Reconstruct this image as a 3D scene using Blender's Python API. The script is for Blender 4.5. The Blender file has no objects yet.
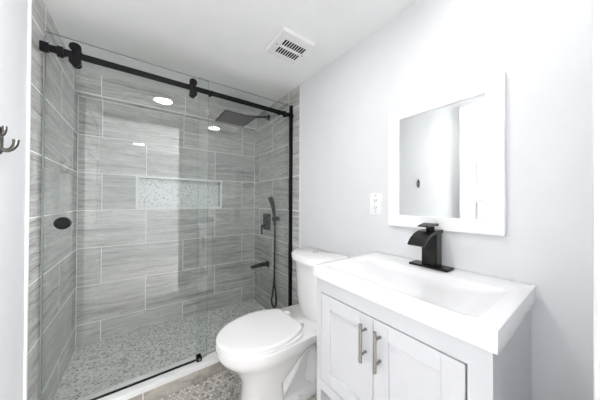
import bpy, bmesh, math, random
from mathutils import Vector, Matrix, Euler

random.seed(4)
SC = bpy.context.scene
COL = SC.collection
PI = math.pi

# ------------------------------------------------------------------ camera
FLOOR_BELOW = 1.220                      # camera height above the bathroom floor
cam_d = bpy.data.cameras.new('camera')
cam_d.sensor_width = 36.0
cam_d.lens = 221.4 / 600.0 * 36.0
cam_d.clip_start = 0.004
cam = bpy.data.objects.new('camera', cam_d)
COL.objects.link(cam)
yaw, pitch, roll = math.radians(36.094), math.radians(0.361), math.radians(0.271)
fw = Vector((math.sin(yaw) * math.cos(pitch), math.cos(yaw) * math.cos(pitch), math.sin(pitch)))
r0 = Vector((math.cos(yaw), -math.sin(yaw), 0))
u0 = r0.cross(fw)
rt = math.cos(roll) * r0 + math.sin(roll) * u0
up = -math.sin(roll) * r0 + math.cos(roll) * u0
M = Matrix((rt, up, -fw)).transposed().to_4x4()
M.translation = Vector((0, 0, FLOOR_BELOW))
cam.matrix_world = M
SC.camera = cam

# ------------------------------------------------------------------ world, exposure, light levels
w = bpy.data.worlds.new('world')
SC.world = w
w.use_nodes = True
w.node_tree.nodes['Background'].inputs['Color'].default_value = (0.75, 0.8, 0.9, 1)
w.node_tree.nodes['Background'].inputs['Strength'].default_value = 0.3
SC.view_settings.view_transform = 'Standard'
SC.view_settings.look = 'None'
SC.view_settings.gamma = 1.0
SC.view_settings.use_curve_mapping = False
SC.view_settings.exposure = 0.78
SC.cycles.max_bounces = 20
SC.cycles.diffuse_bounces = 10
SC.cycles.glossy_bounces = 8
SC.cycles.transparent_max_bounces = 24
LAMP_NEAR_SHOWER = 74.0                  # emission of the lens of each recessed light
LAMP_NEAR_VANITY = 14.0
LAMP_HALL = 60.0
HALL_FILL_LIGHT = (1.3, 21.0)               # glow of two unseen hall windows added as fill light
LAMP_COLOUR = (1.0, 0.975, 0.95)


# ------------------------------------------------------------------ node helpers
class NT:
    def __init__(self, name):
        self.m = bpy.data.materials.new(name)
        self.m.use_nodes = True
        self.t = self.m.node_tree
        self.n = self.t.nodes
        self.bsdf = self.n['Principled BSDF']
        self.out = self.n['Material Output']

    def link(self, a, b):
        self.t.links.new(a, b)

    def put(self, sock, v):
        if isinstance(v, bpy.types.NodeSocket):
            self.link(v, sock)
        elif v is not None:
            sock.default_value = v

    def math(self, op, a, b=None, c=None):
        n = self.n.new('ShaderNodeMath')
        n.operation = op
        for i, v in enumerate((a, b, c)):
            self.put(n.inputs[i], v)
        return n.outputs[0]

    def comb(self, x=0.0, y=0.0, z=0.0):
        n = self.n.new('ShaderNodeCombineXYZ')
        for i, v in enumerate((x, y, z)):
            self.put(n.inputs[i], v)
        return n.outputs[0]

    def sep(self, v):
        n = self.n.new('ShaderNodeSeparateXYZ')
        self.link(v, n.inputs[0])
        return n.outputs

    def coord(self):
        return self.n.new('ShaderNodeTexCoord').outputs['Object']

    def noise(self, vec, scale, detail=3.0, rough=0.5, dist=0.0):
        n = self.n.new('ShaderNodeTexNoise')
        self.link(vec, n.inputs['Vector'])
        n.inputs['Scale'].default_value = scale
        n.inputs['Detail'].default_value = detail
        n.inputs['Roughness'].default_value = rough
        n.inputs['Distortion'].default_value = dist
        return n.outputs['Fac']

    def white(self, vec):
        n = self.n.new('ShaderNodeTexWhiteNoise')
        n.noise_dimensions = '3D'
        self.link(vec, n.inputs['Vector'])
        return n.outputs['Value']

    def ramp(self, fac, stops):
        n = self.n.new('ShaderNodeValToRGB')
        self.link(fac, n.inputs[0])
        e = n.color_ramp.elements
        while len(e) < len(stops):
            e.new(0.5)
        for k, (p, c) in enumerate(stops):
            e[k].position = p
            e[k].color = (*c, 1) if len(c) == 3 else c
        return n.outputs[0]

    def mix(self, fac, a, b, mode='MIX'):
        n = self.n.new('ShaderNodeMix')
        n.data_type = 'RGBA'
        n.blend_type = mode
        self.put(n.inputs[0], fac)
        self.put(n.inputs[6], a)
        self.put(n.inputs[7], b)
        return n.outputs[2]

    def bump(self, h, strength, dist=0.002):
        n = self.n.new('ShaderNodeBump')
        n.inputs['Strength'].default_value = strength
        n.inputs['Distance'].default_value = dist
        self.link(h, n.inputs['Height'])
        self.link(n.outputs[0], self.bsdf.inputs['Normal'])


def simple(name, col, rough=0.5, metal=0.0, var=0.03, scale=9.0, bump=0.0, bscale=120.0, coat=0.0, spec=0.5):
    t = NT(name)
    co = t.coord()
    f = t.noise(co, scale, 3.0)
    lo = tuple(max(0, c * (1 - var)) for c in col)
    hi = tuple(min(1, c * (1 + var)) for c in col)
    t.link(t.ramp(f, [(0.3, lo), (0.7, hi)]), t.bsdf.inputs['Base Color'])
    t.bsdf.inputs['Roughness'].default_value = rough
    t.bsdf.inputs['Metallic'].default_value = metal
    t.bsdf.inputs['Specular IOR Level'].default_value = spec
    if coat:
        t.bsdf.inputs['Coat Weight'].default_value = coat
        t.bsdf.inputs['Coat Roughness'].default_value = 0.05
    if bump:
        t.bump(t.noise(co, bscale, 2.0), bump)
    return t.m


G0 = FLOOR_BELOW - 0.082                 # height of one grout course
TH, TW = 0.308, 0.6128                   # tile pitch


def stone_tile(name, axis, off, swap=False, flat=False, warm=(0.985, 0.965)):
    """Large grey vein-cut wall tiles, half-offset courses; axis = 'X' or 'Y' is the running direction; the vein runs along it."""
    t = NT(name)
    c = t.sep(t.coord())
    u = c[0] if axis == 'X' else c[1]
    v = c[2]
    row_f = t.math('DIVIDE', t.math('SUBTRACT', v, G0), TH)
    row = t.math('FLOOR', row_f)
    par = t.math('FLOORED_MODULO', row, 2.0)
    if swap:
        par = t.math('SUBTRACT', 1.0, par)
    uu = t.math('DIVIDE', t.math('SUBTRACT', t.math('SUBTRACT', u, off), t.math('MULTIPLY', par, TW / 2)), TW)
    colm = t.math('FLOOR', uu)
    fu = t.math('MULTIPLY', t.math('SUBTRACT', uu, colm), TW)
    fv = t.math('MULTIPLY', t.math('SUBTRACT', row_f, row), TH)
    du = t.math('MINIMUM', fu, t.math('SUBTRACT', TW, fu))
    dv = t.math('MINIMUM', fv, t.math('SUBTRACT', TH, fv))
    d = du if flat else t.math('MINIMUM', du, dv)
    g = t.math('LESS_THAN', d, 0.0026)
    rid = t.white(t.comb(colm, row, 3.7))
    rid2 = t.white(t.comb(row, colm, 9.1))
    # vein coordinates: long along u, thin along v, shifted per tile
    vv = fv if not flat else c[1]
    warp = t.noise(t.comb(t.math('MULTIPLY', u, 3.0), t.math('MULTIPLY', v, 5.0), t.math('MULTIPLY', rid, 30.0)), 1.0, 3.0)
    vw = t.math('ADD', vv, t.math('MULTIPLY', warp, 0.07))
    p1 = t.comb(t.math('ADD', t.math('MULTIPLY', u, 1.6), t.math('MULTIPLY', rid, 17.0)), t.math('MULTIPLY', vw, 32.0), t.math('MULTIPLY', rid2, 40.0))
    n1 = t.noise(p1, 1.0, 6.0, 0.62, 0.5)
    p2 = t.comb(t.math('ADD', t.math('MULTIPLY', u, 9.0), t.math('MULTIPLY', rid2, 11.0)), t.math('MULTIPLY', vw, 130.0), t.math('MULTIPLY', rid, 20.0))
    n2 = t.noise(p2, 1.0, 4.0, 0.6, 0.3)
    p3 = t.comb(t.math('ADD', t.math('MULTIPLY', u, 3.2), t.math('MULTIPLY', rid, 5.0)), t.math('MULTIPLY', vw, 19.0), t.math('MULTIPLY', rid2, 7.0))
    n3 = t.noise(p3, 1.0, 5.0, 0.6, 1.2)
    crack = t.math('SUBTRACT', 1.0, t.math('MINIMUM', 1.0, t.math('MULTIPLY', t.math('ABSOLUTE', t.math('SUBTRACT', n3, 0.5)), 55.0)))
    gate = t.math('GREATER_THAN', n1, 0.52)
    crack = t.math('MULTIPLY', t.math('MULTIPLY', crack, gate), 0.5)
    base = t.ramp(n1, [(0.28, (0.23, 0.227, 0.22)), (0.42, (0.42, 0.419, 0.411)), (0.56, (0.53, 0.531, 0.525)), (0.72, (0.66, 0.66, 0.655))])
    fine = t.ramp(n2, [(0.28, (0.60, 0.60, 0.595)), (0.48, (1.0, 1.0, 1.0)), (0.72, (1.16, 1.16, 1.16))])
    colr = t.mix(1.0, base, fine, 'MULTIPLY')
    wg, wb = warm
    tone = t.ramp(rid, [(0.0, (0.87, 0.87 * wg, 0.87 * wb)), (1.0, (1.08, 1.08 * wg, 1.08 * wb))])
    colr = t.mix(1.0, colr, tone, 'MULTIPLY')
    colr = t.mix(crack, colr, (0.09, 0.085, 0.08, 1))
    colr = t.mix(g, colr, (0.84, 0.84, 0.83, 1))
    t.link(colr, t.bsdf.inputs['Base Color'])
    rr = t.math('ADD', t.math('MULTIPLY', g, 0.45), t.math('ADD', 0.16, t.math('MULTIPLY', n1, 0.12)))
    t.link(rr, t.bsdf.inputs['Roughness'])
    h = t.math('SUBTRACT', t.math('MULTIPLY', n2, 0.12), g)
    t.bump(h, 0.25, 0.0012)
    return t.m


def hex_mosaic(name, axes, size, ramp_stops, grout, grout_w=0.10, rough=0.3):
    """Small hexagonal stone mosaic; axes picks the two coordinates of the surface."""
    t = NT(name)
    c = t.sep(t.coord())
    a = t.math('DIVIDE', c['XYZ'.index(axes[0])], size)
    b = t.math('DIVIDE', c['XYZ'.index(axes[1])], size)
    S = math.sqrt(3.0)

    def cell(da, db):
        x = t.math('SUBTRACT', t.math('FLOORED_MODULO', t.math('SUBTRACT', a, da), 1.0), 0.5)
        y = t.math('SUBTRACT', t.math('FLOORED_MODULO', t.math('SUBTRACT', b, db), S), S / 2)
        l = t.math('ADD', t.math('MULTIPLY', x, x), t.math('MULTIPLY', y, y))
        return x, y, l
    x1, y1, l1 = cell(0.0, 0.0)
    x2, y2, l2 = cell(0.5, S / 2)
    k = t.math('LESS_THAN', l1, l2)

    def sel(p, q):
        return t.math('ADD', t.math('MULTIPLY', p, k), t.math('MULTIPLY', q, t.math('SUBTRACT', 1.0, k)))
    x, y = sel(x1, x2), sel(y1, y2)
    ia = t.math('ROUND', t.math('MULTIPLY', t.math('SUBTRACT', a, x), 4.0))
    ib = t.math('ROUND', t.math('MULTIPLY', t.math('SUBTRACT', b, y), 4.0))
    ax, ay = t.math('ABSOLUTE', x), t.math('ABSOLUTE', y)
    dist = t.math('MAXIMUM', ax, t.math('ADD', t.math('MULTIPLY', ax, 0.5), t.math('MULTIPLY', ay, S / 2)))
    g = t.math('GREATER_THAN', dist, 0.5 - grout_w / 2)
    rnd = t.white(t.comb(ia, ib, 2.0))
    colr = t.ramp(rnd, ramp_stops)
    n = t.noise(t.coord(), 60.0, 3.0, 0.6)
    colr = t.mix(1.0, colr, t.ramp(n, [(0.3, (0.82, 0.82, 0.82)), (0.7, (1.08, 1.08, 1.08))]), 'MULTIPLY')
    colr = t.mix(g, colr, (*grout, 1))
    t.link(colr, t.bsdf.inputs['Base Color'])
    t.link(t.math('ADD', rough, t.math('MULTIPLY', g, 0.4)), t.bsdf.inputs['Roughness'])
    t.bump(t.math('SUBTRACT', 1.0, g), 0.3, 0.001)
    return t.m


def glass_mat(name, tint, haze=0.0):
    """Clear sheet glass: straight-through transmission plus a Fresnel mirror reflection on each face."""
    t = NT(name)
    t.n.remove(t.bsdf)
    tr = t.n.new('ShaderNodeBsdfTransparent')
    nz = t.noise(t.coord(), 6.0, 2.0)
    t.link(t.ramp(nz, [(0.3, tuple(c * 0.99 for c in tint)), (0.7, tint)]), tr.inputs[0])
    gl = t.n.new('ShaderNodeBsdfGlossy')
    gl.inputs['Roughness'].default_value = 0.0
    gl.inputs['Color'].default_value = (1, 1, 1, 1)
    lw = t.n.new('ShaderNodeLayerWeight')
    lw.inputs['Blend'].default_value = 0.5
    fac = t.math('ADD', 0.045, t.math('MULTIPLY', t.math('POWER', lw.outputs['Facing'], 5.0), 0.955))
    ms = t.n.new('ShaderNodeMixShader')
    t.link(fac, ms.inputs[0])
    t.link(tr.outputs[0], ms.inputs[1])
    t.link(gl.outputs[0], ms.inputs[2])
    t.link(ms.outputs[0], t.out.inputs['Surface'])
    return t.m


def emit_mat(name, col, strength):
    t = NT(name)
    t.n.remove(t.bsdf)
    e = t.n.new('ShaderNodeEmission')
    n = t.noise(t.coord(), 30.0, 1.0)
    t.link(t.ramp(n, [(0.0, tuple(c * 0.98 for c in col)), (1.0, col)]), e.inputs['Color'])
    e.inputs['Strength'].default_value = strength
    t.link(e.outputs[0], t.out.inputs['Surface'])
    return t.m


MAT = {}
MAT['paint'] = simple('painted_wall', (0.765, 0.772, 0.788), 0.55, var=0.01, bump=0.04, bscale=260)
MAT['ceiling'] = simple('ceiling_paint', (0.90, 0.90, 0.90), 0.75, var=0.01, bump=0.04, bscale=200)
MAT['white'] = simple('white_lacquer', (0.66, 0.66, 0.685), 0.35, var=0.008)
MAT['door_white'] = simple('white_door_paint', (0.70, 0.70, 0.70), 0.35, var=0.008)
MAT['mirror_frame'] = simple('white_mirror_frame_paint', (0.90, 0.90, 0.91), 0.32, var=0.008)
MAT['dark_gap'] = simple('cabinet_interior', (0.55, 0.55, 0.56), 0.6, var=0.02)
MAT['counter'] = simple('white_cultured_marble', (0.87, 0.87, 0.88), 0.10, var=0.006, coat=0.3)
MAT['porcelain'] = simple('white_porcelain', (0.88, 0.87, 0.865), 0.10, var=0.006, coat=0.4)
MAT['seat_plastic'] = simple('white_seat_plastic', (0.90, 0.90, 0.895), 0.16, var=0.006)
MAT['plastic'] = simple('white_plastic', (0.88, 0.88, 0.88), 0.35, var=0.01)
MAT['grille'] = simple('white_grille_plastic', (0.84, 0.84, 0.84), 0.4, var=0.01)
MAT['cavity'] = simple('dark_cavity', (0.006, 0.006, 0.006), 0.9, var=0.1, spec=0.05)
MAT['black'] = simple('matte_black_metal', (0.006, 0.006, 0.007), 0.42, var=0.15, scale=40, spec=0.14)
MAT['bronze'] = simple('oil_rubbed_black_metal', (0.008, 0.0075, 0.007), 0.25, 0.0, var=0.2, scale=30, spec=0.25)
MAT['rubber'] = simple('black_rubber', (0.006, 0.006, 0.006), 0.5, var=0.15, scale=40, spec=0.2)
MAT['gunmetal'] = simple('dark_shower_metal', (0.006, 0.0063, 0.0063), 0.40, var=0.1, scale=40, spec=0.12)
MAT['nickel'] = simple('brushed_nickel', (0.36, 0.335, 0.31), 0.30, 1.0, var=0.06, scale=60)
MAT['dark_nickel'] = simple('antique_nickel', (0.19, 0.178, 0.165), 0.25, 1.0, var=0.06, scale=60)
MAT['chrome'] = simple('chrome', (0.62, 0.62, 0.62), 0.12, 1.0, var=0.02)
MAT['sill'] = simple('white_marble_sill', (0.86, 0.86, 0.85), 0.15, var=0.03, scale=7, coat=0.2)
MAT['edge_trim'] = simple('white_tile_edging', (0.76, 0.77, 0.77), 0.35, var=0.02)
MAT['mirror'] = simple('mirror_silver', (0.90, 0.91, 0.91), 0.0, 1.0, var=0.002)
MAT['tile_back'] = stone_tile('grey_stone_tile_back', 'X', 0.057 + TW / 2)
MAT['tile_soffit'] = stone_tile('grey_stone_tile_header', 'X', 0.057 + TW / 2, swap=True)
MAT['tile_left'] = stone_tile('grey_stone_tile_left', 'Y', 2.023)
MAT['tile_right'] = stone_tile('grey_stone_tile_right', 'Y', 2.039)
MAT['tile_curb'] = stone_tile('grey_stone_tile_curb', 'X', 0.03, flat=True, warm=(0.93, 0.85))
MAT['mosaic_floor'] = hex_mosaic('shower_floor_mosaic', 'XY', 0.0165, [(0.0, (0.22, 0.222, 0.215)), (0.22, (0.46, 0.462, 0.45)), (0.55, (0.72, 0.722, 0.705)), (1.0, (0.86, 0.862, 0.845))], (0.80, 0.80, 0.79), 0.18)
MAT['mosaic_niche'] = hex_mosaic('niche_mosaic', 'XZ', 0.0125, [(0.0, (0.36, 0.37, 0.39)), (0.15, (0.66, 0.67, 0.69)), (0.4, (0.83, 0.84, 0.85)), (1.0, (0.92, 0.92, 0.925))], (0.80, 0.80, 0.80), 0.14)
MAT['mosaic_bath'] = hex_mosaic('bathroom_floor_mosaic', 'XY', 0.021, [(0.0, (0.24, 0.22, 0.195)), (0.2, (0.44, 0.415, 0.385)), (0.5, (0.64, 0.615, 0.58)), (1.0, (0.78, 0.755, 0.72))], (0.40, 0.37, 0.335), 0.24)
MAT['glass'] = glass_mat('clear_shower_glass', (0.972, 0.987, 0.981))
MAT['glass_edge'] = glass_mat('green_glass_edge', (0.35, 0.42, 0.40))
MAT['lens_a'] = emit_mat('lamp_lens_by_shower', LAMP_COLOUR, LAMP_NEAR_SHOWER)
MAT['lens_b'] = emit_mat('lamp_lens_by_vanity', LAMP_COLOUR, LAMP_NEAR_VANITY)
for k in range(2):
    MAT['fill_glow_%d' % k] = emit_mat('hall_fill_glow', (0.95, 0.98, 1.0), HALL_FILL_LIGHT[k])  # emission of the added hall windows that fill the shower with light
MAT['lens_c'] = emit_mat('lamp_lens_in_hall', LAMP_COLOUR, LAMP_HALL)


# ------------------------------------------------------------------ mesh helpers (all in world coordinates)
def box(bm, x0, x1, y0, y1, z0, z1, bev=0.0, seg=2):
    vs = [bm.verts.new((x, y, z)) for z in (z0, z1) for y in (y0, y1) for x in (x0, x1)]
    F = [(0, 2, 3, 1), (4, 5, 7, 6), (0, 1, 5, 4), (2, 6, 7, 3), (0, 4, 6, 2), (1, 3, 7, 5)]
    fs = [bm.faces.new([vs[i] for i in f]) for f in F]
    if bev > 0:
        es = list({e for f in fs for e in f.edges})
        bmesh.ops.bevel(bm, geom=es, offset=bev, segments=seg, affect='EDGES', profile=0.5)
    return vs


def frame_from(d):
    d = d.normalized()
    a = Vector((0, 0, 1)) if abs(d.z) < 0.9 else Vector((1, 0, 0))
    p = d.cross(a).normalized()
    return p, p.cross(d).normalized()


def tube(bm, pts, rad, seg=14, cap=True, flat=1.0):
    """Swept round tube through pts; rad a number or a list; flat squeezes the second axis."""
    pts = [Vector(p) for p in pts]
    rads = rad if isinstance(rad, (list, tuple)) else [rad] * len(pts)
    rings = []
    prev = None
    for i, p in enumerate(pts):
        d = (pts[min(i + 1, len(pts) - 1)] - pts[max(i - 1, 0)])
        if d.length < 1e-9:
            d = Vector((0, 0, 1))
        d.normalize()
        if prev is None:
            a, b = frame_from(d)
        else:
            a = (prev - d * prev.dot(d)).normalized()
            b = d.cross(a).normalized()
        prev = a
        rings.append([bm.verts.new(p + rads[i] * (math.cos(2 * PI * k / seg) * a + flat * math.sin(2 * PI * k / seg) * b)) for k in range(seg)])
    for r1, r2 in zip(rings, rings[1:]):
        for k in range(seg):
            bm.faces.new([r1[k], r1[(k + 1) % seg], r2[(k + 1) % seg], r2[k]])
    if cap:
        bm.faces.new(list(reversed(rings[0])))
        bm.faces.new(rings[-1])


def cyl(bm, p0, p1, r, seg=28, bev=0.0):
    p0, p1 = Vector(p0), Vector(p1)
    if bev:
        d = (p1 - p0).normalized()
        tube_pts = [p0, p0 + d * bev, p1 - d * bev, p1]
        tube(bm, tube_pts, [r - bev, r, r, r - bev], seg)
    else:
        tube(bm, [p0, p1], r, seg)


def smooth_path(pts, n=8):
    """Catmull-Rom through pts."""
    P = [Vector(p) for p in pts]
    P = [2 * P[0] - P[1]] + P + [2 * P[-1] - P[-2]]
    out = []
    for i in range(1, len(P) - 2):
        for k in range(n):
            t = k / n
            a, b, c, d = P[i - 1], P[i], P[i + 1], P[i + 2]
            out.append(0.5 * ((2 * b) + (c - a) * t + (2 * a - 5 * b + 4 * c - d) * t * t + (3 * b - a - 3 * c + d) * t ** 3))
    out.append(P[-2])
    return out


def loft(bm, rings, cap0=True, cap1=True):
    R = [[bm.verts.new(p) for p in r] for r in rings]
    n = len(R[0])
    for a, b in zip(R, R[1:]):
        for k in range(n):
            bm.faces.new([a[k], a[(k + 1) % n], b[(k + 1) % n], b[k]])
    if cap0:
        bm.faces.new(list(reversed(R[0])))
    if cap1:
        bm.faces.new(R[-1])
    return R


def prism(bm, poly, axis, a0, a1):
    """Extrude a 2-D polygon along an axis: poly is in the two other coordinates, in order."""
    def P(q, a):
        return {'X': (a, q[0], q[1]), 'Y': (q[0], a, q[1]), 'Z': (q[0], q[1], a)}[axis]
    loft(bm, [[P(q, a0) for q in poly], [P(q, a1) for q in poly]])


def new():
    return bmesh.new()


def obj(name, bm, mat, parent=None, smooth=False, bevel=0.0, sub=0, angle=35):
    bmesh.ops.remove_doubles(bm, verts=bm.verts, dist=1e-6)
    bmesh.ops.recalc_face_normals(bm, faces=bm.faces)
    off = Vector((0, 0, 0))
    p = parent
    while p is not None:
        off += p.location
        p = p.parent
    if off.length:
        bmesh.ops.translate(bm, verts=bm.verts, vec=-off)
    me = bpy.data.meshes.new(name)
    bm.to_mesh(me)
    bm.free()
    mats = mat if isinstance(mat, (list, tuple)) else [mat]
    for m_ in mats:
        me.materials.append(MAT[m_] if isinstance(m_, str) else m_)
    o = bpy.data.objects.new(name, me)
    COL.objects.link(o)
    if parent is not None:
        o.parent = parent
    if smooth:
        for f in me.polygons:
            f.use_smooth = True
        me.set_sharp_from_angle(angle=math.radians(angle))
    if bevel:
        b = o.modifiers.new('bevel', 'BEVEL')
        b.width = bevel
        b.segments = 2
        b.limit_method = 'ANGLE'
        b.angle_limit = math.radians(40)
    if sub:
        s = o.modifiers.new('subdivision', 'SUBSURF')
        s.levels = s.render_levels = sub
    return o


def tag(o, label=None, cat=None, group=None, kind=None):
    for k, v in (('label', label), ('category', cat), ('group', group), ('kind', kind)):
        if v:
            o[k] = v
    return o


def thing(name, label, cat, loc, group=None):
    o = bpy.data.objects.new(name, None)
    o.empty_display_size = 0.05
    COL.objects.link(o)
    o.location = loc
    return tag(o, label, cat, group)


def struct(name, bm, mat, parent=None, label=None, cat=None, **k):
    o = obj(name, bm, mat, parent, **k)
    if parent is None:
        tag(o, label, cat, kind='structure')
    return o


# ------------------------------------------------------------------ the room
XL, XR, YB = -0.3994, 1.130, 2.4865
CEIL = FLOOR_BELOW + 1.0145
LEDGE = FLOOR_BELOW + 0.845
SHOWER_FLOOR = 0.044
TILE_END_L, TILE_END_R = 1.530, 1.562
LWALL = -0.4060                           # painted wall face, a little behind the tile face
CURB_Y0, CURB_Y1, CURB_Z = 1.610, 1.722, 0.118
HALL_Y = -2.45

bm = new(); box(bm, -2.3, 2.4, HALL_Y, -0.115, -0.05, 0.0)
struct('floor_hall', bm, simple('pale_hall_floor', (0.60, 0.57, 0.53), 0.5, var=0.05), label='pale floor of the hall behind the doorway', cat='floor')
bm = new(); box(bm, -2.3, 2.4, -0.115, CURB_Y0 + 0.01, -0.05, 0.0)
struct('floor', bm, 'mosaic_bath', label='small hexagon mosaic bathroom floor', cat='floor')
bm = new(); box(bm, XL - 0.05, XR + 0.05, CURB_Y0 + 0.02, YB + 0.05, -0.05, SHOWER_FLOOR)
struct('floor_shower', bm, 'mosaic_floor', label='grey and white mosaic shower floor', cat='floor')
bm = new(); box(bm, -2.3, 2.4, HALL_Y, YB + 0.2, CEIL, CEIL + 0.08)
struct('ceiling', bm, 'ceiling', label='plain white painted ceiling', cat='ceiling')

bm = new(); box(bm, XR + 0.003, XR + 0.12, -0.10, TILE_END_R, 0.0, CEIL)
struct('wall_right', bm, 'paint', label='pale painted wall behind vanity and toilet', cat='wall')
bm = new(); box(bm, XR, XR + 0.12, TILE_END_R, YB + 0.12, 0.0, CEIL)
struct('wall_shower_right', bm, 'tile_right', label='grey stone tiled right wall of the shower', cat='wall')
bm = new(); box(bm, LWALL - 0.11, LWALL, -0.12, TILE_END_L - 0.012, 0.0, CEIL)
struct('wall_left', bm, 'paint', label='pale painted wall left of the shower', cat='wall')
bm = new(); box(bm, XL - 0.11, XL, TILE_END_L, YB + 0.12, 0.0, CEIL)
struct('wall_shower_left', bm, 'tile_left', label='grey stone tiled left wall of the shower', cat='wall')
bm = new(); box(bm, LWALL - 0.02, XL + 0.0015, TILE_END_L - 0.014, TILE_END_L, 0.0, CEIL, 0.0015)
struct('trim_1', bm, 'edge_trim', label='pale vertical edging at the end of the left tile', cat='trim')
bm = new(); box(bm, XR - 0.002, XR + 0.02, TILE_END_R - 0.010, TILE_END_R, 0.0, CEIL, 0.0015)
struct('trim_2', bm, 'edge_trim', label='pale vertical edging at the end of the right tile', cat='trim')

# back wall with the recess of the niche
NX0, NX1, NZ0, NZ1 = -0.008, 0.731, G0 + 0.020, FLOOR_BELOW + 0.212
bm = new()
for a in ((XL, NX0, 0, CEIL), (NX1, XR, 0, CEIL), (NX0, NX1, 0, NZ0), (NX0, NX1, NZ1, CEIL)):
    box(bm, a[0], a[1], YB, YB + 0.14, a[2], a[3])
struct('wall_back', bm, 'tile_back', label='grey stone tiled back wall of the shower', cat='wall')
bm = new(); box(bm, NX0, NX1, YB + 0.085, YB + 0.12, NZ0, NZ1)
nb = struct('trim_3', bm, 'mosaic_niche', label='mosaic backed niche with white frame in the shower wall', cat='niche')
bm = new()
fwid = 0.013
for a in ((NX0 - fwid, NX0 + 0.003, NZ0 - fwid, NZ1 + fwid), (NX1 - 0.003, NX1 + fwid, NZ0 - fwid, NZ1 + fwid),
          (NX0, NX1, NZ1 - 0.003, NZ1 + fwid), (NX0, NX1, NZ0 - fwid - 0.006, NZ0 + 0.004)):
    box(bm, a[0], a[1], YB - 0.004, YB + 0.012, a[2], a[3], 0.001)
obj('frame', bm, 'sill', nb)
bm = new(); box(bm, NX0, NX1, YB + 0.005, YB + 0.088, NZ0, NZ0 + 0.004)
obj('shelf', bm, 'sill', nb)

# header that steps forward above the tile
SOF_Y = 2.402
bm = new(); box(bm, XL, XR, SOF_Y, YB, LEDGE, CEIL)
struct('wall_shower_header', bm, 'tile_soffit', label='tiled header stepping out above the back wall', cat='wall')
bm = new(); box(bm, XL, XR, SOF_Y - 0.002, SOF_Y + 0.010, LEDGE - 0.001, LEDGE + 0.007, 0.001)
struct('trim_4', bm, 'edge_trim', label='pale edging along the header', cat='trim')
bm = new()
for yy in (YB,):
    box(bm, XL, XL + 0.004, YB - 0.004, YB, SHOWER_FLOOR, LEDGE)
    box(bm, XR - 0.004, XR, YB - 0.004, YB, SHOWER_FLOOR, LEDGE)
struct('trim_5', bm, 'edge_trim', label='grout lines in the shower corners', cat='trim')

# near wall with the doorway the photo is taken from, and the hall beyond
DX0, DX1, DZ = -0.395, 0.450, 2.185
bm = new()
box(bm, LWALL - 0.11, DX0, -0.12, -0.008, 0, CEIL)
box(bm, DX1, XR + 0.12, -0.12, -0.008, 0, CEIL)
box(bm, DX0, DX1, -0.12, -0.008, DZ, CEIL)
struct('wall_near', bm, 'paint', label='wall with the doorway opposite the shower', cat='wall')
bm = new()
box(bm, DX1 - 0.001, DX1 + 0.065, -0.010, 0.0078, 0, DZ + 0.04, 0.003)
box(bm, DX1 - 0.012, DX1 + 0.004, -0.125, -0.002, 0, DZ, 0.002)
box(bm, DX0, DX1, -0.125, -0.004, DZ - 0.010, DZ + 0.004, 0.002)
struct('trim_6', bm, 'door_white', label='white casing of the doorway', cat='trim')
bm = new()
box(bm, -2.3, -2.2, HALL_Y, -0.12, 0, CEIL); box(bm, 2.3, 2.4, HALL_Y, -0.12, 0, CEIL)
box(bm, -2.3, 2.4, HALL_Y - 0.1, HALL_Y, 0, CEIL)
box(bm, -2.2, LWALL - 0.11, -0.12, -0.06, 0, CEIL); box(bm, XR + 0.12, 2.3, -0.12, -0.06, 0, CEIL)
struct('wall_hall', bm, 'paint', label='pale walls of the hall behind the doorway', cat='wall')

# two tall glowing windows added unseen behind the camera to brighten the shower
for k, (wa, wb) in enumerate(((-2.00, -0.76), (0.86, 2.10))):
    bm = new()
    wm = (wa + wb) / 2
    for q in ((wa, wa + 0.05, 0.30, 2.10), (wb - 0.05, wb, 0.30, 2.10), (wa, wb, 2.05, 2.10), (wa, wb, 0.30, 0.35)):
        box(bm, q[0], q[1], HALL_Y, HALL_Y + 0.05, q[2], q[3], 0.004)
    win = struct('fill_window_%d' % (k + 1), bm, 'door_white', label='white framed fill light added unseen at the end of the hall', cat='fill_window')
    bm = new(); box(bm, wa + 0.05, wb - 0.05, HALL_Y + 0.004, HALL_Y + 0.012, 0.35, 2.05)
    obj('pane', bm, 'fill_glow_%d' % k, win)

# the open door leaf folded back against the left wall (seen in the mirror)
LX0, LX1, LY0, LY1, LZ0, LZ1 = -0.388, -0.352, 0.035, 0.846, 0.012, 2.170
door = thing('door_1', 'white five panel door folded back against the left wall', 'door', (LX0, LY0, 0))
tag(door, kind='structure')
bm = new()
st, top, bot, railh = 0.108, 0.150, 0.200, 0.120
ph = (LZ1 - LZ0 - top - bot - 4 * railh) / 5
box(bm, LX0, LX1 - 0.014, LY0, LY1, LZ0, LZ1)
box(bm, LX1 - 0.014, LX1, LY0, LY0 + st, LZ0, LZ1)
box(bm, LX1 - 0.014, LX1, LY1 - st, LY1, LZ0, LZ1)
z = LZ0
box(bm, LX1 - 0.014, LX1, LY0 + st, LY1 - st, z, z + bot)
z += bot
panels = []
for k in range(5):
    panels.append((z, z + ph))
    z += ph
    hgt = railh if k < 4 else top
    box(bm, LX1 - 0.014, LX1, LY0 + st, LY1 - st, z, z + hgt)
    z += hgt
obj('leaf', bm, 'door_white', door)
for z0, z1 in panels:
    bm = new(); box(bm, LX1 - 0.0142, LX1 - 0.004, LY0 + st + 0.03, LY1 - st - 0.03, z0 + 0.03, z1 - 0.03, 0.004)
    obj('panel', bm, 'door_white', door)
for zz in (0.25, 1.08, 1.92):
    bm = new(); cyl(bm, (LX0 + 0.004, LY0 - 0.006, zz), (LX0 + 0.004, LY0 - 0.006, zz + 0.09), 0.006, 12)
    obj('hinge', bm, 'nickel', door)

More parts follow.
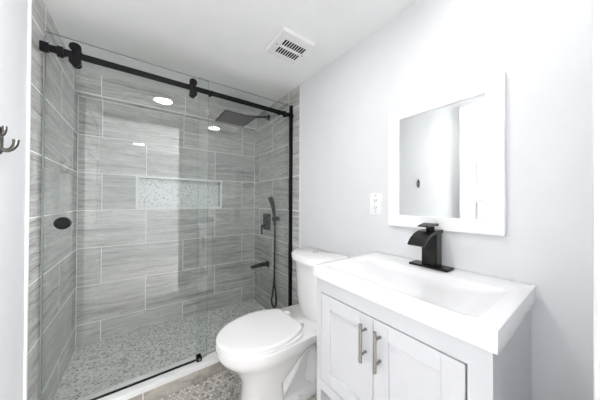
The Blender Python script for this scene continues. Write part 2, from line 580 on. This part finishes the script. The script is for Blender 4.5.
# ------------------------------------------------------------------ shower threshold
bm = new(); box(bm, XL, XR, CURB_Y0, CURB_Y1 - 0.005, 0.0, CURB_Z - 0.036)
curb = struct('shower_curb', bm, 'tile_curb', label='tiled shower curb under white sill', cat='curb')
bm = new(); box(bm, XL + 0.001, XR - 0.001, CURB_Y0 - 0.006, CURB_Y1, CURB_Z - 0.036, CURB_Z, 0.003)
obj('sill', bm, 'sill', curb)

# ------------------------------------------------------------------ sliding shower door
def sheet(name, x0, x1, y0, y1, z0, z1, parent):
    bm = new()
    box(bm, x0, x1, y0, y1, z0, z1)
    o = obj(name, bm, ['glass', 'glass_edge'], parent)
    for p in o.data.polygons:
        if abs(p.normal.y) < 0.5:
            p.material_index = 1
    return o


GY = 1.651                                # camera side of the sliding sheet
GX0, GX1 = -0.385, 0.397
GZ0, GZ1 = CURB_Z + 0.010, FLOOR_BELOW + 0.851
RAIL_Z = FLOOR_BELOW + 0.762
RY0, RY1 = 1.629, 1.639
slide = thing('sliding_shower_door', 'sliding clear glass shower door with black rollers, on the left', 'shower door', ((GX0 + GX1) / 2, GY, GZ0))
sheet('glass_panel', GX0, GX1, GY, GY + 0.010, GZ0, GZ1, slide)
bm = new(); box(bm, GX0 + 0.004, GX1 - 0.03, GY + 0.0005, GY + 0.0095, CURB_Z + 0.002, GZ0 + 0.001)
obj('bottom_seal', bm, 'rubber', slide)
bm = new(); box(bm, GX0 - 0.006, GX0, GY - 0.001, GY + 0.011, GZ0, GZ1 - 0.02)
obj('side_seal', bm, simple('clear_grey_seal', (0.20, 0.21, 0.21), 0.3), slide)
bm = new()
kx, kz = -0.317, FLOOR_BELOW - 0.119
pull = new()
seg = 40
prof = [(0.0, -0.006), (0.021, -0.006), (0.024, -0.009), (0.029, -0.009), (0.032, -0.004), (0.032, 0.0), (0.032, 0.010), (0.032, 0.015), (0.028, 0.018), (0.0, 0.018)]
rings = [[(kx + r * math.cos(2 * PI * k / seg), GY + y, kz + r * math.sin(2 * PI * k / seg)) for k in range(seg)] for r, y in prof[1:-1]]
bm = new(); loft(bm, rings)
obj('finger_pull', bm, 'black', slide, smooth=True)
for rx in (-0.273, 0.292):
    bm = new()
    for dz in (0.036, -0.036):
        cyl(bm, (rx, RY0 - 0.012, RAIL_Z + dz), (rx, RY0 - 0.001, RAIL_Z + dz), 0.0245, 32, 0.003)
        cyl(bm, (rx, RY0 - 0.001, RAIL_Z + dz), (rx, GY - 0.0005, RAIL_Z + dz), 0.0185, 32, 0.001)
        cyl(bm, (rx, GY + 0.0105, RAIL_Z + dz), (rx, GY + 0.016, RAIL_Z + dz), 0.020, 32, 0.002)
    box(bm, rx - 0.014, rx + 0.014, RY0 - 0.010, RY0 - 0.001, RAIL_Z - 0.045, RAIL_Z + 0.045, 0.002)
    obj('roller', bm, 'black', slide, smooth=True)

# fixed glass
FY = 1.680
FX0, FX1 = 0.337, XR - 0.004
fixed = thing('fixed_shower_panel', 'fixed clear glass shower panel, right of the sliding door', 'shower panel', ((FX0 + FX1) / 2, FY, CURB_Z))
sheet('glass_panel', FX0, FX1 - 0.012, FY, FY + 0.010, CURB_Z + 0.001, FLOOR_BELOW + 0.872, fixed)
bm = new()
box(bm, XR - 0.019, XR - 0.0005, FY - 0.016, FY + 0.022, CURB_Z, FLOOR_BELOW + 0.872, 0.002)
obj('wall_channel', bm, 'black', fixed)

rail = thing('sliding_door_rail', 'long black sliding rail across the top of the shower opening', 'rail', (XL, RY0, RAIL_Z))
bm = new(); box(bm, XL + 0.010, XR - 0.022, RY0, RY1, RAIL_Z - 0.017, RAIL_Z + 0.017, 0.0015)
obj('bar', bm, 'black', rail)
bm = new(); box(bm, XL + 0.0005, XL + 0.032, RY0 - 0.006, RY1 + 0.006, RAIL_Z - 0.023, RAIL_Z + 0.023, 0.003)
obj('wall_bracket', bm, 'black', rail)
bm = new(); box(bm, XR - 0.060, XR - 0.020, RY0 - 0.004, RY1 + 0.004, RAIL_Z - 0.018, RAIL_Z + 0.012, 0.003)
obj('wall_bracket', bm, 'black', rail)
for sx in (-0.328, 1.020):
    bm = new()
    box(bm, sx - 0.012, sx + 0.012, RY0 - 0.007, RY1 + 0.005, RAIL_Z - 0.030, RAIL_Z + 0.021, 0.003)
    cyl(bm, (sx + 0.012, RY0 - 0.001, RAIL_Z - 0.022), (sx + 0.022, RY0 - 0.001, RAIL_Z - 0.022), 0.006, 16)
    obj('door_stop', bm, 'black', rail)

for sx in (0.411, 0.985):
    bm = new()
    cyl(bm, (sx, RY0 - 0.014, RAIL_Z), (sx, RY0 - 0.0005, RAIL_Z), 0.013, 24, 0.002)
    cyl(bm, (sx, RY1, RAIL_Z), (sx, FY - 0.0005, RAIL_Z), 0.010, 20)
    obj('standoff', bm, 'black', rail, smooth=True)
guide = thing('door_guide', 'small black guide block on the white sill between the glass panels', 'door guide', (0.345, 1.63, CURB_Z))
bm = new()
box(bm, 0.330, 0.362, 1.634, 1.6495, CURB_Z, CURB_Z + 0.030, 0.002)
box(bm, 0.330, 0.362, 1.6625, 1.678, CURB_Z, CURB_Z + 0.030, 0.002)
box(bm, 0.330, 0.362, 1.634, 1.678, CURB_Z, CURB_Z + 0.0015)
obj('block', bm, 'bronze', guide)
bm = new(); cyl(bm, (0.346, 1.630, CURB_Z + 0.016), (0.346, 1.634, CURB_Z + 0.016), 0.006, 16)
obj('screw', bm, 'nickel', guide)

# ------------------------------------------------------------------ shower fittings
HY, HZ = 2.125, FLOOR_BELOW + 0.800
head = thing('rain_shower_head', 'square dark rain shower head on an arm from the right wall', 'shower head', (XR, HY, HZ + 0.10))
hx0, hx1 = 0.610, 0.910
bm = new(); box(bm, hx0, hx1, HY - 0.160, HY + 0.160, HZ, HZ + 0.008, 0.002)
plate = obj('head_plate', bm, 'gunmetal', head)
bm = new()
for i in range(10):
    for j in range(10):
        x = hx0 + 0.025 + i * (0.250 / 9); y = HY - 0.135 + j * (0.270 / 9)
        cyl(bm, (x, y, HZ - 0.004), (x, y, HZ + 0.001), 0.0062, 8)
nz = obj('nozzles', bm, simple('grey_rubber_nozzles', (0.22, 0.22, 0.22), 0.5), plate)
tag(nz, kind='stuff')
AZ = FLOOR_BELOW + 0.900
bm = new()
pts = smooth_path([(XR - 0.004, HY, AZ), (XR - 0.06, HY, AZ - 0.004), (0.96, HY, AZ - 0.030), (0.84, HY, AZ - 0.052), (0.785, HY, AZ - 0.062), (0.76, HY, HZ + 0.008)], 6)
tube(bm, pts, 0.014, 14)
obj('arm', bm, 'gunmetal', head, smooth=True)
bm = new(); cyl(bm, (XR - 0.012, HY, AZ), (XR - 0.0005, HY, AZ), 0.030, 28, 0.003)
obj('flange', bm, 'gunmetal', head, smooth=True)

VY0, VY1, VZ0, VZ1 = 2.072, 2.195, FLOOR_BELOW - 0.305, FLOOR_BELOW - 0.135
valve = thing('shower_valve', 'rectangular black shower valve on the right wall above the spout', 'shower valve', (XR, (VY0 + VY1) / 2, VZ0))
bm = new(); box(bm, XR - 0.030, XR - 0.0005, VY0, VY1, VZ0, VZ1, 0.004)
obj('face_plate', bm, 'gunmetal', valve)
for zz, s in ((VZ1 - 0.045, 0.022), (VZ0 + 0.045, 0.024)):
    bm = new(); box(bm, XR - 0.050, XR - 0.010, 2.133 - s, 2.133 + s, zz - s, zz + s, 0.004)
    obj('knob', bm, 'gunmetal', valve)
bm = new()
box(bm, XR - 0.075, XR - 0.045, 2.120, 2.146, VZ0 + 0.032, VZ0 + 0.058, 0.004)
box(bm, XR - 0.080, XR - 0.066, 2.122, 2.144, VZ0 - 0.045, VZ0 + 0.058, 0.003)
obj('lever', bm, 'gunmetal', valve)

spout = thing('tub_spout', 'flat black spout low on the right shower wall', 'spout', (XR, 2.125, FLOOR_BELOW - 0.69))
bm = new()
SZ = FLOOR_BELOW - 0.668
poly = [(XR - 0.004, SZ + 0.016), (XR - 0.06, SZ + 0.018), (0.97, SZ + 0.006), (0.935, SZ - 0.004), (0.937, SZ - 0.020), (0.97, SZ - 0.016), (XR - 0.06, SZ - 0.014), (XR - 0.004, SZ - 0.020)]
prism(bm, poly, 'Y', 2.095, 2.150)
obj('spout_body', bm, 'gunmetal', spout, bevel=0.003)
bm = new(); box(bm, XR - 0.012, XR - 0.0005, 2.092, 2.153, SZ - 0.036, SZ + 0.026, 0.003)
obj('flange', bm, 'gunmetal', spout)

WX, WY = 1.072, 1.905
hand = thing('hand_shower', 'black hand shower wand with looped hose beside the valve', 'hand shower', (XR, WY, FLOOR_BELOW - 0.2))
bm = new()
wpts = smooth_path([(WX + 0.012, WY, FLOOR_BELOW - 0.25), (WX + 0.006, WY, FLOOR_BELOW - 0.16), (WX - 0.003, WY, FLOOR_BELOW - 0.08), (WX - 0.020, WY + 0.004, FLOOR_BELOW - 0.01), (WX - 0.040, WY + 0.008, FLOOR_BELOW + 0.040)], 6)
tube(bm, wpts, [0.013 + 0.011 * min(1, max(0, (i - 6) / 14)) for i in range(len(wpts))], 16)
obj('wand', bm, 'gunmetal', hand, smooth=True)
bm = new()
cyl(bm, (WX + 0.004, WY, FLOOR_BELOW - 0.195), (WX + 0.004, WY, FLOOR_BELOW - 0.150), 0.019, 20, 0.003)
box(bm, WX + 0.004, XR - 0.001, WY - 0.022, WY + 0.022, FLOOR_BELOW - 0.190, FLOOR_BELOW - 0.150, 0.004)
tube(bm, [(XR - 0.030, WY, FLOOR_BELOW - 0.172), (XR - 0.030, VY0 - 0.001, FLOOR_BELOW - 0.172)], 0.009, 12)
obj('wall_holder', bm, 'gunmetal', hand, smooth=True)
bm = new()
zt, zb = FLOOR_BELOW - 0.25, FLOOR_BELOW - 1.035
hp = smooth_path([(WX + 0.012, WY, zt), (WX + 0.014, WY + 0.004, zt - 0.25), (WX + 0.010, WY + 0.004, zt - 0.50), (WX + 0.004, WY + 0.024, zb + 0.12), (WX + 0.002, WY + 0.040, zb + 0.05), (WX + 0.004, WY + 0.024, zb + 0.008), (WX + 0.006, WY + 0.004, zb),
                  (WX + 0.008, WY - 0.018, zb + 0.008), (WX + 0.012, WY - 0.034, zb + 0.05), (WX + 0.016, WY - 0.018, zb + 0.13), (WX + 0.026, WY + 0.026, zt - 0.52), (WX + 0.034, WY + 0.040, zt - 0.22), (XR - 0.022, WY + 0.040, zt + 0.055)], 8)
tube(bm, hp, 0.0085, 10)
obj('hose', bm, 'rubber', hand, smooth=True)

# ------------------------------------------------------------------ toilet
TY = 1.198


def egg(z, xf, xb, xc, hw, nf=2.0, nb=2.0, n=56, cy=TY):
    """Closed outline: front half ellipse (towards -X), back half superellipse."""
    out = []
    for k in range(n):
        a = 2 * PI * k / n
        c, s = math.cos(a), math.sin(a)
        e = nb if c > 0 else nf
        rx = (xb - xc) if c > 0 else (xc - xf)
        out.append((xc + rx * math.copysign(abs(c) ** (2 / e), c), cy + hw * math.copysign(abs(s) ** (2 / e), s), z))
    return out


toilet = thing('toilet', 'white two-piece toilet with closed lid between shower and vanity', 'toilet', (0.80, TY, 0))
SEAT = FLOOR_BELOW - 0.765
bm = new()
secs = [
    (0.000, .475, .700, .600, .118, 2.2, 6), (0.012, .470, .700, .600, .120, 2.2, 6), (0.060, .478, .698, .600, .114, 2.2, 6),
    (0.180, .480, .694, .600, .114, 2.2, 6), (0.235, .464, .775, .600, .124, 2.2, 5), (0.290, .432, .835, .600, .142, 2.1, 4.5),
    (0.330, .396, .885, .600, .163, 2.0, 4), (0.362, .360, .960, .600, .184, 2.0, 4), (0.385, .345, 1.040, .600, .194, 2.0, 4.5), (0.400, .340, 1.085, .600, .198, 2.0, 5),
    (SEAT - 0.024, .338, 1.090, .600, .199, 2.0, 5), (SEAT - 0.018, .346, 1.085, .600, .192, 2.0, 5)]
loft(bm, [egg(*s) for s in secs])
bowl = obj('bowl', bm, 'porcelain', toilet, smooth=True, angle=50)
# rear foot and the trapway that shows behind the column
bm = new()
loft(bm, [egg(z, xf, 1.04, .86, hw, 5, 5) for z, xf, hw in ((0.0, .66, .118), (0.012, .66, .120), (0.030, .66, .112), (0.045, .66, .100), (0.055, .665, .080))])
box(bm, 0.68, 1.04, TY - 0.035, TY + 0.035, 0.04, SEAT - 0.05)
obj('foot', bm, 'porcelain', toilet, smooth=True, angle=50)
bm = new()
tp = smooth_path([(0.66, TY, 0.090), (0.71, TY, 0.105), (0.765, TY, 0.165), (0.815, TY, 0.245), (0.865, TY, 0.285), (0.920, TY, 0.270), (0.950, TY, 0.200), (0.950, TY, 0.10), (0.93, TY, 0.03)], 6)
R_ = []
for i, p in enumerate(tp):
    d = (tp[min(i + 1, len(tp) - 1)] - tp[max(i - 1, 0)]).normalized()
    nrm = Vector((0, 1, 0)).cross(d)
    R_.append([tuple(p + nrm * (0.046 * math.cos(2 * PI * k / 24)) + Vector((0, 0.100 * math.sin(2 * PI * k / 24), 0))) for k in range(24)])
loft(bm, R_)
obj('trapway', bm, 'porcelain', toilet, smooth=True)
for s in (-1, 1):
    bm = new()
    loft(bm, [[(0.80 + r * math.cos(2 * PI * k / 20), TY + s * 0.108 + r * 0.8 * math.sin(2 * PI * k / 20), z) for k in range(20)] for r, z in ((0.015, 0.012), (0.015, 0.030), (0.011, 0.040), (0.004, 0.045))])
    obj('bolt_cap', bm, 'plastic', toilet, smooth=True)
bm = new()
loft(bm, [egg(SEAT - 0.017, .350, .795, .600, .186, 2, 5), egg(SEAT - 0.012, .340, .801, .600, .194, 2, 5), egg(SEAT - 0.002, .338, .802, .600, .195, 2, 5), egg(SEAT + 0.002, .345, .799, .600, .190, 2, 5)])
obj('seat', bm, 'seat_plastic', toilet, smooth=True)


def lid_line(z, i, n=60):
    # long front half ellipse, sides narrowing to a straight back edge
    out = []
    for k in range(n):
        a = PI / 2 + PI * k / (n - 1)
        out.append((.610 + (.272 - i) * math.cos(a), TY + (.196 - i) * math.sin(a), z))
    for t_ in (0.25, 0.5, 0.75, 0.93, 1.0):
        out.append((.610 + (.192 - i) * t_, TY - (.196 - i) * (1 - 0.33 * t_ ** 2.2), z))
    for t_ in (1.0, 0.93, 0.75, 0.5, 0.25):
        out.append((.610 + (.192 - i) * t_, TY + (.196 - i) * (1 - 0.33 * t_ ** 2.2), z))
    return out


bm = new()
loft(bm, [lid_line(SEAT + 0.006, .004), lid_line(SEAT + 0.008, 0), lid_line(SEAT + 0.016, 0), lid_line(SEAT + 0.0195, .004), lid_line(SEAT + 0.021, .016), lid_line(SEAT + 0.022, .06)])
obj('lid', bm, 'seat_plastic', toilet, smooth=True, angle=50)
for s in (-1, 1):
    bm = new(); box(bm, 0.803, 0.840, TY + s * 0.075 - 0.022, TY + s * 0.075 + 0.022, SEAT - 0.019, SEAT + 0.014, 0.006)
    obj('hinge', bm, 'seat_plastic', toilet, smooth=True)
LIDZ = FLOOR_BELOW - 0.356
bm = new()
loft(bm, [egg(z, xf + .022, 1.108, 1.035, hw + .008, 2.6, 9, cy=TY - .022) for z, xf, hw in ((SEAT - 0.020, .905, .150), (SEAT + 0.03, .893, .163), (SEAT + 0.10, .882, .170), (LIDZ - 0.10, .868, .178), (LIDZ - 0.048, .860, .182))])
obj('tank', bm, 'porcelain', toilet, smooth=True, angle=50)
bm = new()
loft(bm, [egg(z, xf + .022, xb, 1.03, hw + .008, 2.4, 9, cy=TY - .022) for z, xf, xb, hw in ((LIDZ - 0.050, .842, 1.108, .190), (LIDZ - 0.046, .833, 1.112, .196), (LIDZ - 0.014, .829, 1.114, .199), (LIDZ - 0.004, .836, 1.111, .194), (LIDZ, .850, 1.105, .184))])
tlid = obj('tank_lid', bm, 'porcelain', toilet, smooth=True, angle=50)
bm = new(); cyl(bm, (1.012, TY, LIDZ - 0.001), (1.012, TY, LIDZ + 0.004), 0.021, 28, 0.0015)
tag(obj('flush_button', bm, 'chrome', tlid, smooth=True), 'round chrome flush button')

# ------------------------------------------------------------------ vanity
CZ = FLOOR_BELOW - 0.2895                  # counter top
CX0, CX1, CY0, CY1, CT = 0.651, XR + 0.001, 0.140, 0.786, 0.052
VX0, VX1, VYA, VYB = 0.666, XR + 0.001, 0.152, 0.776
vanity = thing('vanity_cabinet', 'white shaker vanity cabinet with two doors and open bottom shelf', 'cabinet', (VX0, VYA, 0))
DZ0, DZ1, DYA, DYB = FLOOR_BELOW - 0.791, FLOOR_BELOW - 0.409, 0.206, 0.747
OPZ = FLOOR_BELOW - 0.838
th = 0.018
bm = new()
box(bm, VX0 + 0.02, VX1, VYA, VYA + th, 0.0, CZ - CT)            # side panels
box(bm, VX0 + 0.02, VX1, VYB - th, VYB, 0.0, CZ - CT)
box(bm, VX1 - 0.012, VX1, VYA + th, VYB - th, 0.05, CZ - CT)      # back
box(bm, VX0 + 0.02, VX1 - 0.012, VYA + th, VYB - th, OPZ - 0.004, OPZ + 0.020)   # deck under the doors
box(bm, VX0 + 0.02, VX1 - 0.012, VYA + th, VYB - th, 0.100, 0.120)   # open shelf
obj('carcass', bm, 'white', vanity)
bm = new()
box(bm, VX0, VX0 + 0.02, VYA, DYA - 0.005, 0.0, CZ - CT)
box(bm, VX0, VX0 + 0.02, DYB + 0.003, VYB, 0.0, CZ - CT)
box(bm, VX0, VX0 + 0.02, DYA - 0.005, DYB + 0.003, DZ1 + 0.005, CZ - CT)
box(bm, VX0, VX0 + 0.02, DYA - 0.005, DYB + 0.003, OPZ, DZ0 - 0.003)
box(bm, VX0, VX0 + 0.02, DYA - 0.005, DYB + 0.003, 0.09, 0.125)
obj('face_frame', bm, 'white', vanity)
MID = 0.4755
for (a, b, hy) in ((MID + 0.0015, DYB, MID + 0.030), (DYA, MID - 0.0015, MID - 0.0285)):
    bm = new()
    d0, d1 = VX0 - 0.001, VX0 + 0.017
    sw = 0.055
    box(bm, d0, d1, a, a + sw, DZ0, DZ1, 0.0015)
    box(bm, d0, d1, b - sw, b, DZ0, DZ1, 0.0015)
    box(bm, d0, d1, a + sw, b - sw, DZ1 - sw, DZ1, 0.0015)
    box(bm, d0, d1, a + sw, b - sw, DZ0, DZ0 + sw, 0.0015)
    box(bm, d0 + 0.009, d1 - 0.002, a + sw - 0.006, b - sw + 0.006, DZ0 + sw - 0.006, DZ1 - sw + 0.006)
    dr = obj('door', bm, 'white', vanity)
    hz0, hz1 = FLOOR_BELOW - 0.566, FLOOR_BELOW - 0.431
    bm = new()
    hx = d0 - 0.031
    cyl(bm, (hx, hy, hz0), (hx, hy, hz1), 0.0062, 20, 0.001)
    for zz in (hz0 + 0.027, hz1 - 0.027):
        cyl(bm, (hx, hy, zz), (d0 + 0.0005, hy, zz), 0.0052, 16)
    tag(obj('handle', bm, 'nickel', dr, smooth=True), 'brushed nickel bar handle')

top = thing('vanity_sink_top', 'glossy white sink top with shallow moulded basin on the vanity', 'sink top', ((CX0 + CX1) / 2, (CY0 + CY1) / 2, CZ - CT))
bm = new()
bx0, bx1, by0, by1 = 0.690, 0.985, 0.190, 0.736


def rrect(x0, x1, y0, y1, z, r, n=8):
    out = []
    for cx, cy, a0 in ((x1 - r, y1 - r, 0), (x0 + r, y1 - r, 90), (x0 + r, y0 + r, 180), (x1 - r, y0 + r, 270)):
        for k in range(n + 1):
            a = math.radians(a0 + 90 * k / n)
            out.append((cx + r * math.cos(a), cy + r * math.sin(a), z))
    return out


e = 0.003
loft(bm, [rrect(CX0, CX1, CY0, CY1, CZ - CT, 0.002), rrect(CX0, CX1, CY0, CY1, CZ - e, 0.002), rrect(CX0 + e * .3, CX1, CY0 + e * .3, CY1 - e * .3, CZ - e * .3, 0.002), rrect(CX0 + e, CX1 - e, CY0 + e, CY1 - e, CZ, 0.002),
          rrect(bx0 - .012, bx1 + .012, by0 - .012, by1 + .012, CZ, 0.030), rrect(bx0 - .004, bx1 + .004, by0 - .004, by1 + .004, CZ - 0.002, 0.028), rrect(bx0 + .006, bx1 - .006, by0 + .006, by1 - .006, CZ - 0.007, 0.026),
          rrect(bx0 + .022, bx1 - .022, by0 + .05, by1 - .05, CZ - 0.018, 0.03), rrect(bx0 + .05, bx1 - .05, by0 + .11, by1 - .11, CZ - 0.024, 0.03), rrect(bx0 + .10, bx1 - .10, by0 + .20, by1 - .20, CZ - 0.027, 0.03)], cap0=True, cap1=True)
obj('basin_top', bm, 'counter', top, smooth=True, angle=40)
faucet = thing('waterfall_faucet', 'black waterfall faucet on the white sink top', 'faucet', (1.06, 0.456, CZ))
FYA, FYB = 0.424, 0.488
bm = new(); box(bm, 1.020, 1.094, 0.376, 0.538, CZ, CZ + 0.010, 0.004)
obj('base_plate', bm, 'bronze', faucet)
bm = new()
box(bm, 1.040, 1.092, FYA, FYB, CZ + 0.008, CZ + 0.150, 0.002)
obj('body', bm, 'bronze', faucet)
bm = new()
arc = [(1.100, CZ + 0.166), (1.040, CZ + 0.166), (1.005, CZ + 0.162), (0.970, CZ + 0.152), (0.945, CZ + 0.138), (0.928, CZ + 0.124), (0.918, CZ + 0.112)]
inn = [(0.926, CZ + 0.107), (0.940, CZ + 0.118), (0.958, CZ + 0.130), (0.980, CZ + 0.141), (1.005, CZ + 0.148), (1.040, CZ + 0.150), (1.100, CZ + 0.150)]
prism(bm, arc + inn, 'Y', FYA - 0.002, FYB + 0.002)
obj('spout', bm, 'bronze', faucet, bevel=0.0015)
bm = new()
cyl(bm, (1.052, 0.456, CZ + 0.164), (1.052, 0.456, CZ + 0.182), 0.017, 24, 0.002)
prism(bm, [(1.080, CZ + 0.182), (1.080, CZ + 0.194), (1.040, CZ + 0.196), (0.990, CZ + 0.187), (0.985, CZ + 0.182), (1.040, CZ + 0.184)], 'Y', 0.432, 0.480)
obj('lever', bm, 'bronze', faucet, bevel=0.002)

# ------------------------------------------------------------------ on the right wall
WX_ = XR + 0.003
mir = thing('framed_mirror', 'rectangular mirror in a flat white frame above the faucet', 'mirror', (WX_, 0.46, FLOOR_BELOW - 0.127))
MY0, MY1, MZ0, MZ1, FW = 0.219, 0.698, FLOOR_BELOW - 0.128, FLOOR_BELOW + 0.494, 0.058
f0, f1 = WX_ - 0.024, WX_ - 0.001
bm = new()
iy0, iy1, iz0, iz1 = MY0 + FW, MY1 - FW, MZ0 + FW, MZ1 - FW
outer = [(MY0, MZ0), (MY1, MZ0), (MY1, MZ1), (MY0, MZ1)]
inner = [(iy0, iz0), (iy1, iz0), (iy1, iz1), (iy0, iz1)]
R = loft(bm, [[(x, q[0], q[1]) for q in pl] for x, pl in ((f1, inner), (f1, outer), (f0, outer), (f0, inner))], False, False)
n = 4
for k in range(4):
    bm.faces.new([R[3][k], R[3][(k + 1) % n], R[0][(k + 1) % n], R[0][k]])
obj('frame', bm, 'mirror_frame', mir, bevel=0.0015)
bm = new(); box(bm, f0 + 0.008, f0 + 0.013, iy0 - 0.004, iy1 + 0.004, iz0 - 0.004, iz1 + 0.004)
obj('mirror_glass', bm, 'mirror', mir)

out = thing('wall_outlet', 'white rectangular wall outlet left of the mirror', 'outlet', (WX_, 0.791, FLOOR_BELOW - 0.075))
OY, OZ = 0.791, FLOOR_BELOW - 0.012
bm = new(); box(bm, WX_ - 0.006, WX_ - 0.0003, OY - 0.040, OY + 0.040, OZ - 0.063, OZ + 0.063, 0.002)
obj('cover_plate', bm, 'plastic', out)
bm = new(); box(bm, WX_ - 0.0085, WX_ - 0.005, OY - 0.017, OY + 0.017, OZ - 0.034, OZ + 0.034, 0.001)
rec = obj('receptacle', bm, 'plastic', out)
for zc in (OZ + 0.021, OZ - 0.021):
    for sgn in (-1, 1):
        bm = new(); box(bm, WX_ - 0.0088, WX_ - 0.0080, OY + sgn * 0.0065 - 0.0013, OY + sgn * 0.0065 + 0.0013, zc - 0.005, zc + 0.005)
        obj('slot', bm, 'cavity', rec)
    bm = new(); cyl(bm, (WX_ - 0.0088, OY, zc - 0.010), (WX_ - 0.008, OY, zc - 0.010), 0.0026, 10)
    obj('ground_slot', bm, 'cavity', rec)
for dz in (0.006, -0.006):
    bm = new(); box(bm, WX_ - 0.0098, WX_ - 0.0083, OY - 0.009, OY + 0.009, OZ + dz - 0.004, OZ + dz + 0.004, 0.0006)
    obj('test_button', bm, MAT['grille'], rec)
for dz in (0.048, -0.048):
    bm = new(); cyl(bm, (WX_ - 0.0068, OY, OZ + dz), (WX_ - 0.0055, OY, OZ + dz), 0.003, 12)
    obj('screw', bm, 'chrome', out)

# ------------------------------------------------------------------ robe hook on the left wall
KY, KZ = 1.272, FLOOR_BELOW + 0.205
hook = thing('robe_hook', 'dark nickel double robe hook on the left wall', 'hook', (LWALL, KY, KZ))
bm = new()
loft(bm, [[(LWALL + dx, KY + a * math.cos(2 * PI * k / 32), KZ + 0.008 + b * math.sin(2 * PI * k / 32)) for k in range(32)] for dx, a, b in ((0.0003, .016, .050), (0.005, .016, .050), (0.009, .011, .044))])
obj('back_plate', bm, 'dark_nickel', hook, smooth=True)
bm = new()
hp = smooth_path([(LWALL + 0.006, KY, KZ - 0.022), (LWALL + 0.018, KY - 0.001, KZ - 0.026), (LWALL + 0.031, KY - 0.003, KZ - 0.019), (LWALL + 0.040, KY - 0.004, KZ - 0.003), (LWALL + 0.042, KY - 0.005, KZ + 0.016)], 6)
tube(bm, hp, [0.0065 + 0.0025 * abs(i - 10) / 14 for i in range(len(hp))], 14)
obj('prong', bm, 'dark_nickel', hook, smooth=True)
bm = new()
hp = smooth_path([(LWALL + 0.006, KY, KZ + 0.028), (LWALL + 0.012, KY - 0.004, KZ + 0.034), (LWALL + 0.016, KY - 0.008, KZ + 0.046), (LWALL + 0.017, KY - 0.010, KZ + 0.060)], 6)
tube(bm, hp, 0.0065, 14)
obj('prong', bm, 'dark_nickel', hook, smooth=True)

# ------------------------------------------------------------------ on the ceiling
vent = thing('ceiling_exhaust_vent', 'white square exhaust vent with slotted grille on the ceiling', 'vent', (0.79, 1.21, CEIL))
X0, X1, Y0, Y1 = 0.672, 0.908, 1.088, 1.334
bm = new()
loft(bm, [[(x, y, zz) for x, y in ((X0 + i, Y0 + i), (X1 - i, Y0 + i), (X1 - i, Y1 - i), (X0 + i, Y1 - i))] for zz, i in ((CEIL - 0.0003, 0.0), (CEIL - 0.014, 0.002), (CEIL - 0.018, 0.008))])
vp = obj('cover', bm, 'grille', vent, bevel=0.002)
for ya, yb in ((1.150, 1.202), (1.228, 1.282)):
    bm = new(); box(bm, 0.722, 0.884, ya, yb, CEIL - 0.0184, CEIL - 0.0176)
    lo = obj('opening', bm, 'cavity', vp)
    bm = new()
    for k in range(10):
        x = 0.722 + 0.162 * k / 9
        box(bm, x - 0.0028, x + 0.0028, ya - 0.001, yb + 0.001, CEIL - 0.0192, CEIL - 0.0184)
    obj('slats', bm, 'grille', vp)
for x in (0.700, 0.898):
    bm = new(); cyl(bm, (x, 1.215, CEIL - 0.0195), (x, 1.215, CEIL - 0.0178), 0.004, 12)
    obj('screw', bm, 'cavity', vent)


def downlight(x, y, mat, label, r=0.076):
    t = thing('recessed_downlight', label, 'ceiling light', (x, y, CEIL), 'round ceiling downlights')
    seg = 40
    bm = new()
    loft(bm, [[(x + q * math.cos(2 * PI * k / seg), y + q * math.sin(2 * PI * k / seg), zz) for k in range(seg)] for q, zz in ((r + 0.020, CEIL - 0.0003), (r + 0.019, CEIL - 0.005), (r + 0.004, CEIL - 0.009), (r, CEIL - 0.006))], True, False)
    obj('trim_ring', bm, 'plastic', t, smooth=True)
    bm = new()
    vs = [bm.verts.new((x + r * math.cos(2 * PI * k / seg), y + r * math.sin(2 * PI * k / seg), CEIL - 0.0055)) for k in range(seg)]
    v2 = [bm.verts.new((v.co.x, v.co.y, CEIL - 0.0045)) for v in vs]
    bm.faces.new(vs); bm.faces.new(list(reversed(v2)))
    for k in range(seg):
        bm.faces.new([vs[k], vs[(k + 1) % seg], v2[(k + 1) % seg], v2[k]])
    obj('lens', bm, mat, t)


downlight(0.195, 0.690, 'lens_a', 'round downlight reflected in the sliding glass door')
downlight(0.845, 0.185, 'lens_b', 'round downlight reflected in the fixed glass panel')
downlight(0.0, -1.57, 'lens_c', 'round downlight in the hall behind the doorway')
